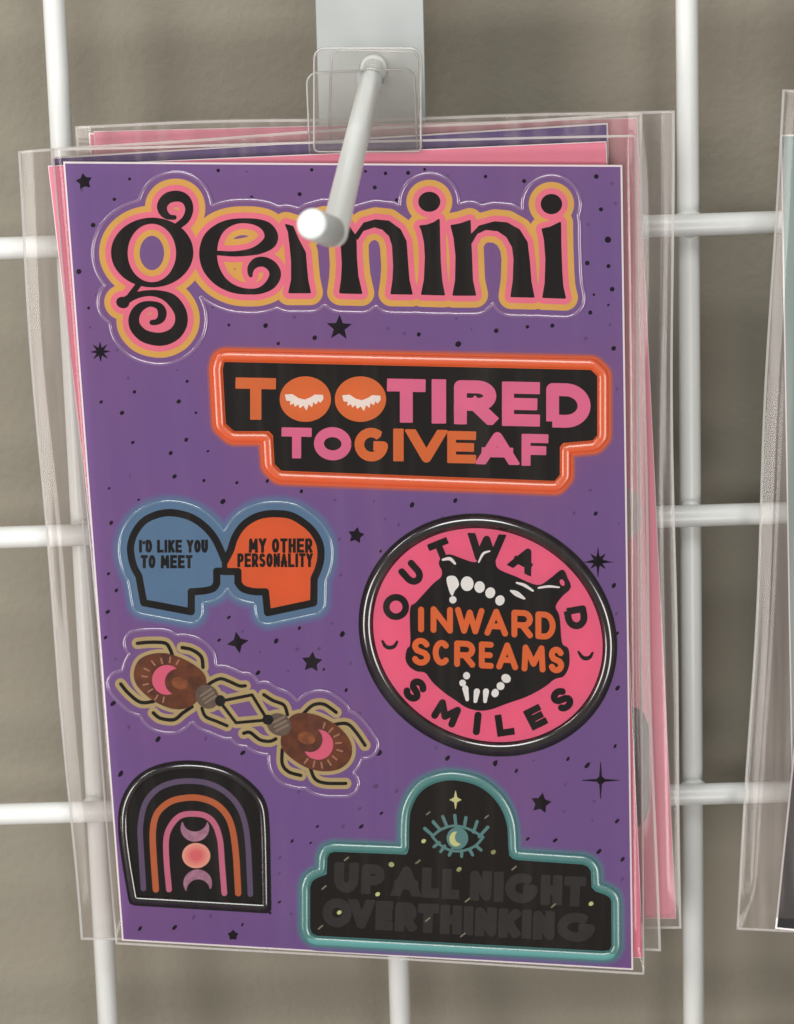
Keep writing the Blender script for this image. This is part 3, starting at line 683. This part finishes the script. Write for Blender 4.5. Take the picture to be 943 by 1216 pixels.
# === 4 round badge
cv = Canvas(405, 590, 755, 920, 0.5)
badge = cv.poly(ellipse(579.5, 754, 156.5, 139.5, math.radians(28.4), 120))
blk_gloss = mat('black_moulded_rim', (20,17,18), rough=0.15, spec=1.0, coat=1.0, coat_rough=0.09, mottled=0.1)
st = A.layer('sticker', cv.loops(badge, 0), 0.02, INK, k1, h=Z_BODY+0.03, bev=0.8); st['label'] = 'round black rimmed pink badge sticker with a black screaming mouth and lettering'
zt = 0.05+Z_BODY
A.ridge('cut_rim', cv.loops(badge, -8.8), 13.5, 0.65, zt-0.01, blk_gloss, st, k=11)
bp_m = glossy('badge_pink_ink', (240,100,138), rough=0.25)
A.layer('pink_disc', cv.loops(badge, -16.8), zt, bp_m, st, h=0.05)
f7 = crop(410,590,2.7735); fi, fj, fk, fl_ = crop(420,600,5.894), crop(570,600,5.547), crop(420,740,5.894), crop(570,740,5.547)
zb = zt+0.05
mon = cv.poly(closed_spline(f7([(318,200),(345,190),(385,204),(428,216),(448,196),(470,178),(492,200),(502,236),(560,262),(632,291),(672,272),(715,240),(732,268),(742,292),(735,308),(715,325),(692,360),(705,395),(713,480),(734,500),(737,550),(720,588),(690,598),(655,625),(600,655),(530,680),(480,698),(440,702),(400,692),(370,672),(330,645),(290,610),(265,578),(235,572),(210,555),(200,530),(205,500),(216,480),(215,370),(235,347),(290,287),(316,265),(320,243),(310,220)]), 4))
mon = SUB(mon, cv.poly(fj(ellipse(542,508,18,26,-0.4))))
A.layer('mouth', cv.loops(mon), zb, INK, st, h=0.06, bev=0.5)
def badge_letter(ch, cx, cy, w, h, deg, t=6.6, square=False):
    c2 = Canvas(cx-32, cy-32, cx+32, cy+32, 0.4, margin=6)
    A.layer('letter', c2.loops(glyph(c2, ch, cx, cy, w, h, t, math.radians(deg), square), 0, 0.05), zb, INK, st, h=0.07, bev=0.5)
for a_ in (('O',470.4,720.5,30,30,-68,6.8,False),('U',489.5,681,22,27,-42,7,False),('T',523.5,654,24,25,-22,7.2,True),('W',577.5,650,42,32,3,8,True),('A',622.5,664.5,27,28,26,7.2,True),('D',684.5,733.5,26,26,80,7.2,True),
           ('S',493,819,21,28,42,7,False),('M',530.5,846.5,30,25,27,7.2,False),('I',566.8,858.8,8,27,6,7.4,False),('L',599.5,860.5,20,25,-8,7.2,True),('E',636.2,851.5,20,25,-27,7,True),('S',667.4,830.5,21,28,-38,7,False)):
    badge_letter(*a_)
A.layer('dash', cv.loops(cv.stroke(fk([(203,125,14),(222,158,22),(250,170,24),(285,160,22),(305,128,14)]))), zb, INK, st, h=0.06, bev=0.3)
A.layer('dash', cv.loops(cv.stroke(fl_([(650,188,12),(672,220,20),(697,231,24),(725,222,20),(742,194,12)]))), zb, INK, st, h=0.06, bev=0.3)
zw = zb+0.06
badge_white = glossy('badge_white_ink', (244,242,240))
teeth = [('p',[(336,265),(362,262),(374,288),(360,308),(352,324),(341,300)]),('e',355,338,11,11,0),('e',402,285,20,23,0),('e',443,296,16,18,0),('e',478,315,15,17,.3),('e',510,340,14,16,.4),
         ('e',400,588,10.5,11,0),('e',387,612,10,10,0),('t',396,630,402,666,18),('t',434,640,429,672,18),('t',464,640,461,672,18),('e',494,645,11,13,.3),('e',512,622,12,12,.4),('e',530,597,15,13,.6)]
for tt_ in teeth:
    if tt_[0] == 'p': Dd = cv.poly(closed_spline(f7(tt_[1]), 4))
    elif tt_[0] == 'e': Dd = cv.poly(f7(ellipse(*tt_[1:])))
    else: Dd = cv.stroke(f7([(tt_[1],tt_[2],tt_[5]),(tt_[3],tt_[4],tt_[5]*0.55)]), smooth=False)
    A.layer('tooth', cv.loops(Dd), zw, badge_white, st, h=0.04, bev=0.4)
for pts in ([(565,282,5),(590,290,9),(618,308,6)],[(637,299,5),(670,294,7),(705,297,4)],[(322,206,6),(345,203,10),(362,219,6)],[(440,214,4),(455,186,7),(476,178,4)],[(545,308,4),(565,318,16),(590,334,6)]):
    A.layer('highlight_mark', cv.loops(cv.stroke(f7(pts))), zw, badge_white, st, h=0.03, bev=0.2)
bo = glossy('badge_orange_ink', (230,106,44))
for ch, x0, y0, x1, y1 in (('I',495.5,720.5,505,750),('N',512,720.5,537.5,751),('W',541,721.5,575,752),('A',576,723,603,754.5),('R',608,724.5,632.5,756.5),('D',636.5,726.5,659.5,758.5),
                           ('S',489.5,757.5,510.5,789.5),('C',514.5,760,535,789.5),('R',540,761,564,791.5),('E',569.3,762,586,793),('A',590,763,615,794.5),('M',620,766,647.5,797),('S',652,768,669.5,798.5)):
    letter(cv, A, ch, (x0,y0,x1,y1), 6.0, zw, bo, st, h=0.05, bev=0.5, square=False, shear=0.05)
SKIP.append((cv, badge, 1))

# === 5 beetles
cv = Canvas(110, 735, 475, 965, 0.5)
fm, fn, fq = crop(120,740,5.547), crop(280,800,5.239), crop(240,730,4.715)
legs = [cv.stroke(f(p), w/5.4) for f, w, p in (
 (fm,21,[(240,132),(320,125),(420,130),(455,170),(475,225)]),(fm,21,[(535,160),(600,175),(660,220),(672,290)]),(fm,21,[(130,400),(180,460),(260,520),(345,515)]),(fm,21,[(345,590),(390,625),(480,635),(540,590),(600,550)]),
 (fm,20,[(700,410),(735,385),(790,365),(850,385),(910,412),(950,412)]),(fm,19,[(665,560),(690,615),(760,645),(830,675)]),
 (fn,20,[(175,130),(230,165),(300,195),(322,255)]),(fn,20,[(420,250),(480,195),(550,190),(625,240)]),(fn,20,[(590,320),(690,310),(750,365),(805,445)]),(fn,20,[(290,470),(290,560),(330,610),(405,632)]),(fn,20,[(465,590),(495,655),(560,680),(685,682)]),(fn,20,[(50,370),(90,365),(150,410),(210,420),(250,405)]))]
ant = [cv.stroke(fq(p), 3.4, smooth=False) for p in ([(110,482),(280,448)],[(280,448),(355,570)],[(115,505),(190,604)],[(190,604),(350,590)])]
ab1 = cv.poly(fm(closed_spline([(218,330),(250,245),(330,205),(430,200),(540,235),(640,295),(690,360),(680,450),(600,540),(510,565),(420,545),(320,490),(240,410)], 5)))
ab2 = cv.poly(fn(closed_spline([(350,262),(440,245),(540,272),(650,340),(715,430),(715,520),(655,585),(560,605),(450,585),(350,525),(285,450),(295,350)], 5)))
pr1 = cv.poly(fm(ellipse(700,483,82,72,0.9))); pr2 = cv.poly(fn(ellipse(270,315,78,66,0.5)))
hd1 = cv.poly(fm(ellipse(786,510,32,36))); hd2 = cv.poly(fn(ellipse(200,285,33,30)))
tot = U(*legs, *ant, ab1, ab2, pr1, pr2, hd1, hd2)
filled = cv.loops(tot, 13.5); filled = [max(filled, key=lambda P: abs(area2(P)))]
st = A.layer('sticker', filled, 0.02, purple, k1, h=Z_BODY, bev=0.5); st['label'] = 'sticker of two brown beetles with pink moons touching antennae'
zt = 0.02+Z_BODY
A.ridge('cut_rim', filled, 5.2, 0.28, 0.03, clear_rim, st)
A.layer('cream_outline', cv.loops(tot, 4.6), zt, glossy('cream_ink', (186,164,116)), st, h=0.02, bev=0.2)
brown = mat('beetle_brown_ink', (112,56,24), rough=0.3, coat=0.2, mottled=0.4, mscale=330, rgb2=(78,36,18))
for D_ in legs: A.layer('leg', cv.loops(D_), zt+0.02, INK, st, h=0.03, bev=0.2)
A.layer('antennae', cv.loops(U(*ant)), zt+0.02, INK, st, h=0.025, bev=0.2)
for ab, pr, hd, f, mo, mc, rays, gl, sc in (
   (ab1,pr1,hd1,fm,(435,372,97),(508,385,88),[(505,255),(455,240),(400,248),(345,262),(302,305),(288,350),(295,402),(325,442),(365,488),(412,503)],(520,395),fm),
   (ab2,pr2,hd2,fn,(513,440,93),(462,408,80),[(550,320),(592,350),(628,383),(640,430),(648,477),(615,522),(583,552),(535,568),(487,560),(438,542)],(440,400),fn)):
    A.layer('abdomen', cv.loops(ab), zt+0.05, brown, st, h=0.03, bev=0.4)
    A.layer('pronotum', cv.loops(pr), zt+0.08, mat('beetle_grey_ink', (104,86,74), rough=0.35, mottled=0.25, mscale=500), st, h=0.02, bev=0.3)
    A.layer('head', cv.loops(hd), zt+0.10, INK, st, h=0.03, bev=0.3)
    A.layer('moon', cv.loops(SUB(cv.poly(f(ellipse(mo[0],mo[1],mo[2],mo[2]))), cv.poly(f(ellipse(mc[0],mc[1],mc[2],mc[2]))))), zt+0.08, glossy('beetle_pink_ink', (226,98,130)), st, h=0.02, bev=0.2)
    A.layer('glow_mark', cv.loops(cv.poly(f(ellipse(gl[0],gl[1],52,34,0.3)))), zt+0.08, mat('beetle_rust_ink', (150,82,38), rough=0.35, mottled=0.5, mscale=600, rgb2=(112,56,24)), st, h=0.012, bev=0.8)
    for rx_, ry_ in rays:
        d = np.array([rx_-mo[0], ry_-mo[1]], float); d /= np.linalg.norm(d)
        A.layer('ray', cv.loops(cv.stroke(f([(rx_-d[0]*17, ry_-d[1]*17, 9),(rx_+d[0]*17, ry_+d[1]*17, 9)]), smooth=False)), zt+0.08, glossy('ray_ink', (172,120,96)), st, h=0.012, bev=0.15)
    cxy = np.array((700,483) if f is fm else (270,315), float); ax = np.array((0.83,-0.55) if f is fm else (0.88,-0.45))
    nrm_ = np.array((-ax[1], ax[0]))
    for q in (-1, 0, 1):
        c_ = cxy + nrm_*q*28 + ax*12
        A.layer('stripe', cv.loops(cv.stroke(f([tuple(c_-ax*46)+(10,), tuple(c_+ax*36)+(14,)]), smooth=False)), zt+0.10, mat('stripe_ink', (134,116,100), rough=0.4), st, h=0.01, bev=0.15)
SKIP.append((cv, tot, 14))

# === 6 arch
cv = Canvas(130, 890, 340, 1100, 0.5)
fs = crop(130,890,4.49)
ob = cv.poly(fs(list(map(tuple, catmull([(104,800),(70,600),(50,430),(58,300),(108,190),(190,115),(300,74),(430,62),(560,78),(680,125),(780,205),(834,290),(850,400),(856,600),(860,850)], 6)))+[(852,868),(836,870),(135,829),(112,820)]))
st = A.layer('sticker', cv.loops(ob), 0.02, INK, k1, h=Z_BODY+0.03, bev=0.8); st['label'] = 'black arch sticker with a purple, orange and pink rainbow and moons'
zt = 0.05+Z_BODY
A.ridge('cut_rim', cv.loops(ob, -6.6), 9.0, 0.5, zt-0.01, blk_gloss, st, k=11)
A.layer('black_panel', cv.loops(ob, -11.5), zt, INK, st, h=0.02, bev=0.4)
zi = zt+0.02
for p, w_, nm, c_ in (([(182,740),(167,500),(166,400),(190,290),(250,215),(330,178),(420,167),(520,178),(610,220),(680,290),(720,380),(740,520),(752,770)],27,'dull_purple_ink',(96,78,112)),
                      ([(248,745),(235,560),(232,430),(255,340),(320,280),(400,258),(480,258),(560,285),(620,340),(655,420),(675,560),(687,765)],31,'arch_orange_ink',(194,98,54)),
                      ([(318,745),(305,600),(303,480),(325,410),(375,355),(440,342),(510,352),(560,395),(590,480),(600,600),(613,765)],28,'arch_pink_ink',(206,108,140))):
    A.layer('rainbow_band', cv.loops(cv.stroke(fs(p), w_/4.49)), zi, glossy(nm, c_), st, h=0.03, bev=0.3)
mauve = mat('mauve_ink', (176,126,150), rough=0.4, mottled=0.2, mscale=700, rgb2=(150,98,126))
A.layer('moon', cv.loops(SUB(cv.poly(fs(ellipse(456,418,75,71))), cv.poly(fs(ellipse(456,378,66,60))))), zi, mauve, st, h=0.02, bev=0.3)
A.layer('moon', cv.loops(SUB(cv.poly(fs(ellipse(471,712,75,72))), cv.poly(fs(ellipse(474,752,64,62))))), zi, mauve, st, h=0.02, bev=0.3)
for i_, (r_, c_) in enumerate(((1.0,(238,164,146)),(0.8,(234,146,134)),(0.6,(228,124,122)),(0.4,(222,104,110)))):
    A.layer('sun_disc', cv.loops(cv.poly(fs(ellipse(463,565,74*r_,66*r_)))), zi+0.012*i_, glossy('sun_ink_%d' % i_, c_), st, h=0.012, bev=0.3)
SKIP.append((cv, ob, 1))

# === 7 up all night
cv = Canvas(325, 890, 770, 1165, 0.5)
f1, f2, f3 = crop(350,1000,4.715), crop(540,1000,4.6), crop(460,905,5.547)
dome = f3(list(map(tuple, catmull([(154,560),(155,400),(172,300),(222,210),(300,155),(400,130),(500,138),(600,170),(690,240),(750,330),(780,430),(787,560)], 6)))+[(795,620)])
ov = cv.poly(f1([(625,78),(640,65)])+dome+f2([(315,98),(340,106),(700,130),(722,140),(735,160),(740,250),(765,276),(820,295),(840,308),(847,325),(849,565),(840,582),(815,586)])+f1([(125,515),(103,503),(95,480),(95,255),(105,225),(125,210),(188,185),(192,90),(200,70),(225,62)]))
teal = (78,138,138)
bleed(cv, ov, 13.5, 20.0, teal, 'teal_bleed')
st = A.layer('sticker', cv.loops(ov, 13.0), 0.05, glossy('teal_ink', teal), k1, h=Z_BODY, bev=0.6); st['label'] = 'teal rimmed black sticker with an eye, reading UP ALL NIGHT OVERTHINKING'
zt = 0.05+Z_BODY
A.ridge('cut_rim', cv.loops(ov, 8.0), 10.5, 0.5, zt-0.01, mat('teal_moulded_rim', (84,144,142), rough=0.25, spec=1.0, coat=0.8, coat_rough=0.18), st, k=11)
nightm = mat('night_black_ink', (20,13,12), rough=0.5, spec=0.15, mottled=0.2, mscale=200)
A.layer('black_panel', cv.loops(ov, 1.5), zt, nightm, st, h=0.03, bev=0.4)
zi = zt+0.03
char = mat('charcoal_ink', (46,43,43), rough=0.45, spec=0.25, mottled=0.2, mscale=300)
def row(text, xs, y0l, y0r, hgt, xl, xr, t):
    for ch, x0, x1 in xs:
        k_ = ((x0+x1)/2-xl)/(xr-xl); y0 = y0l+(y0r-y0l)*k_
        c2 = Canvas(x0-10, y0-10, x1+10, y0+hgt+10, 0.4, margin=6)
        D_ = glyph(c2, ch, (x0+x1)/2, y0+hgt/2, x1-x0, hgt, t, 0.03, True)
        o_ = A.layer('letter', c2.loops(D_, 0, 0.05), zi, char, st, h=0.07, bev=0.9)
row('', (('U',398,425),('P',430,456),('A',467,498),('L',502,521),('L',526,545),('N',559,583),('I',588,597),('G',601,638),('H',643,667),('T',671,695)), 1024, 1042, 34, 398, 695, 9.6)
row('', (('O',384,417),('V',416,443),('E',447,466),('R',470,494),('T',497,520),('H',524,548),('I',552,561),('N',565,589),('K',593,617),('I',621,630),('N',634,658),('G',663,706)), 1066, 1086, 33, 384, 712, 9.6)
eye_t, pale, dull = glossy('eye_teal_ink', (92,138,138)), glossy('pale_yellow_ink', (216,218,150)), glossy('dull_cream_ink', (150,138,118))
alm_u = catmull([(296,488),(350,445),(420,420),(490,424),(560,450),(632,492)], 6); alm_d = catmull([(632,492),(580,550),(500,582),(420,580),(350,545),(296,488)], 6)
A.layer('eye_white', cv.loops(cv.poly(f3(list(map(tuple, alm_u))+list(map(tuple, alm_d))[1:-1]))), zi, INK, st, h=0.02, bev=0.2)
A.layer('eye_outline', cv.loops(U(cv.stroke(f3([tuple(p)+(15,) for p in alm_u]), smooth=False), cv.stroke(f3([tuple(p)+(15,) for p in alm_d]), smooth=False))), zi+0.02, eye_t, st, h=0.02, bev=0.2)
A.layer('iris', cv.loops(cv.poly(f3(ellipse(462,500,70,72)))), zi+0.04, eye_t, st, h=0.02, bev=0.2)
A.layer('moon', cv.loops(SUB(cv.poly(f3(ellipse(452,505,42,48))), cv.poly(f3(ellipse(486,492,42,44))))), zi+0.06, pale, st, h=0.015, bev=0.2)
for a_, b_ in (((247,436),(300,482)),((303,392),(345,440)),((366,358),(390,415)),((445,350),(452,415)),((518,365),(508,425)),((592,390),(568,460)),((662,428),(606,490)),((342,530),(308,556)),((378,552),(352,588)),((428,575),(408,612)),((490,582),(490,620)),((543,575),(562,610)),((588,552),(618,578))):
    A.layer('eyelash', cv.loops(cv.stroke(f3([a_+(19,), b_+(17,)]), smooth=False)), zi, eye_t, st, h=0.035, bev=0.3)
def star_pts(cx, cy, n, r1, r2, a0=-90, sx=1, sy=1):
    return [(cx+sx*(r1 if i % 2 == 0 else r2)*math.cos(math.radians(a0+180*i/n)), cy+sy*(r1 if i % 2 == 0 else r2)*math.sin(math.radians(a0+180*i/n))) for i in range(2*n)]
A.layer('star', cv.loops(cv.poly(f3(star_pts(450,247,4,66,22,sx=0.6)))), zi, pale, st, h=0.03, bev=0.2)
def dot(f, x, y, r, mt_, nm='speck'):
    A.layer(nm, cv.loops(cv.poly(f(ellipse(x,y,r*1.15,r*0.9,-0.6,12)))), zi+0.08, mt_, st, h=0.02, bev=0.3)
for f, l in ((f3,[(240,518),(700,590),(30,675)]),(f1,[(540,122),(465,290),(250,392),(920,152)]),(f2,[(25,147),(212,53),(745,335)])):
    for x, y in l: dot(f, x, y, 11 if f is not f3 else 13, pale, 'gold_dot')
for f, l in ((f3,[(270,335),(655,358),(205,655)]),(f1,[(290,92),(165,252),(145,475),(690,108),(745,432)]),(f2,[(70,315),(540,345),(45,505),(325,140)])):
    for x, y in l:
        A.layer('fleck', cv.loops(cv.stroke(f([(x-11,y+9,6),(x+11,y-9,6)]), smooth=False)), zi+0.08, dull, st, h=0.02, bev=0.2)
SKIP.append((cv, ov, 20))

# === loose stars and speckles printed on the card
cv = Canvas(70, 185, 765, 1160, 0.5)
star_m = mat('dark_plum_ink', (20,10,26), rough=0.55, spec=0.1, mottled=0.2, mscale=400)
def star(pts): A.layer('star', cv.loops(cv.poly(pts)), 0.02, star_m, k1, h=0.02, bev=0.15)
def at1(f, x, y): p = f([(x,y)])[0]; return p
p = crop(0,130,4.505)([(450,385)])[0]; star(star_pts(p[0],p[1],5,10,5.6,-100))
p = crop(80,400,5.239)([(205,92)])[0]; star(star_pts(p[0],p[1],8,12.5,4.6,-92))
p = crop(400,180,2.7735)([(8,580)])[0]; star(star_pts(p[0],p[1],5,15.5,6.6,-88))
p = crop(380,560,5.239)([(225,397)])[0]; star(star_pts(p[0],p[1],5,10,5.4,-80))
p = crop(240,730,4.715)([(200,155)])[0]; star(star_pts(p[0],p[1],4,13,5.6,-100))
p = crop(240,730,4.715)([(615,265)])[0]; star(star_pts(p[0],p[1],5,12.5,6.4,-85))
p = crop(600,880,5.894)([(250,435)])[0]; star(star_pts(p[0],p[1],5,12.5,6.6,-80))
p = crop(600,880,5.894)([(668,275)])[0]; star(star_pts(p[0],p[1],4,25,2.6,-90)); star(list(ellipse(p[0],p[1],4.6,4.6)))
p = crop(640,580,7.858)([(552,680)])[0]; star(star_pts(p[0],p[1],8,13,5.5,-90)); star(star_pts(p[0],p[1]+1,4,20,2.4,-90))
p = crop(0,900,3.143)([(870,662)])[0]; star(star_pts(p[0],p[1],5,6.5,4.4,-90))
SP = []
def sp(ox, oy, s_, l):
    for t_ in l: SP.append((t_[0]/s_+ox, t_[1]/s_+oy, t_[2]/s_, len(t_) > 3))
sp(80,180,2.7735,[(205,90,5),(335,65,5),(497,62,6),(155,157,6),(85,242,8),(607,152,7),(765,140,7),(38,395,9),(70,515,5),(480,510,5),(532,571,5),(653,573,8),(815,613,8),(748,545,6,1),(695,632,6),(805,60,6),(590,66,4,1)])
sp(400,180,2.7735,[(125,118,7),(235,70,7),(95,65,5),(365,80,5,1),(490,82,6),(483,173,7),(198,160,7),(617,97,7),(855,82,8),(907,105,6,1),(870,190,7),(828,240,6,1),(893,290,11),(825,367,8),(895,377,7),(907,453,8),(835,530,7),(900,570,5,1),(912,648,8),(270,602,7),(525,590,8),(628,577,6),(710,573,7),(820,615,6,1),(168,582,5,1),(400,634,10),(393,550,5,1)])
sp(80,400,5.239,[(378,256,10,1),(210,405,11),(340,473,14),(693,402,14),(407,657,11),(740,640,13),(643,723,13),(667,868,14),(850,893,10),(685,205,8,1)])
sp(120,570,3.143,[(38,160,8),(455,80,10),(507,10,6),(57,412,7),(28,350,6),(25,492,8),(373,552,6),(900,575,10),(895,355,6,1),(875,75,5,1),(748,42,7),(385,3,5)])
sp(380,560,5.239,[(90,178,8,1),(335,185,8,1),(573,207,16),(842,180,14),(490,328,6,1)])
sp(240,730,4.715,[(150,15,10),(545,75,10),(415,147,14),(787,110,14),(313,325,13),(830,272,9,1),(807,422,10),(325,210,6,1)])
sp(120,730,2.7735,[(15,75,6),(40,292,9),(188,410,9),(345,408,6,1),(467,455,8),(65,522,8),(915,455,9),(908,565,6,1)])
sp(410,590,2.7735,[(825,55,7),(885,292,8),(893,385,6,1),(897,630,8),(888,823,6,1),(337,860,8),(495,880,7),(800,880,6),(320,68,5,1),(113,845,8),(175,95,4,1)])
sp(600,880,5.894,[(200,135,9,1),(770,35,12),(573,173,17),(420,305,9,1),(610,557,9,1),(783,560,15),(158,685,13),(350,695,15),(657,773,17),(822,828,15)])
sp(340,900,2.245,[(200,183,6),(83,183,4),(237,75,5,1),(150,103,4,1),(265,222,5),(430,3,5),(557,12,6)])
sp(0,900,3.143,[(450,62,9),(523,637,8),(652,633,9)])
Dd, Df = cv.blank(), cv.blank()
for _ in range(420):                     # the fine irregular flecks between the larger ones
    x, y = rng.uniform(85, 748), rng.uniform(200, 1140)
    if x < 84+0.0757*(y-192) or any(math.hypot(x-q[0], y-q[1]) < 17 for q in SP) or y > 1112+0.058*(x-145): continue
    SP.append((x, y, rng.uniform(1.3, 2.3), rng.random() < 0.55))
for x, y, r_, faint in SP:
    hid = False
    for c2, D_, lv in SKIP:
        i_, j_ = int((x-c2.x0)/c2.step), int((y-c2.y0)/c2.step)
        if 0 <= i_ < c2.nx and 0 <= j_ < c2.ny and D_[j_, i_] < lv: hid = True
    if hid: continue
    r_ = max(r_*0.95, 1.4); el = 1.0 + 0.9*min(1, max(0, (y-300)/700)) ; sh = cv.poly(ellipse(x, y, r_*el**0.5, r_/el**0.5, -0.9 + 0.25*math.sin(x*1.7+y), 12))
    if faint: Df = U(Df, sh)
    else: Dd = U(Dd, sh)
A.layer('speckle_print', cv.loops(Dd), 0.02, star_m, k1, h=0.015, bev=0.12)['kind'] = 'stuff'
A.layer('speckle_print', cv.loops(Df), 0.02, mat('faint_plum_ink', (84,56,108), rough=0.42), k1, h=0.012, bev=0.1)['kind'] = 'stuff'
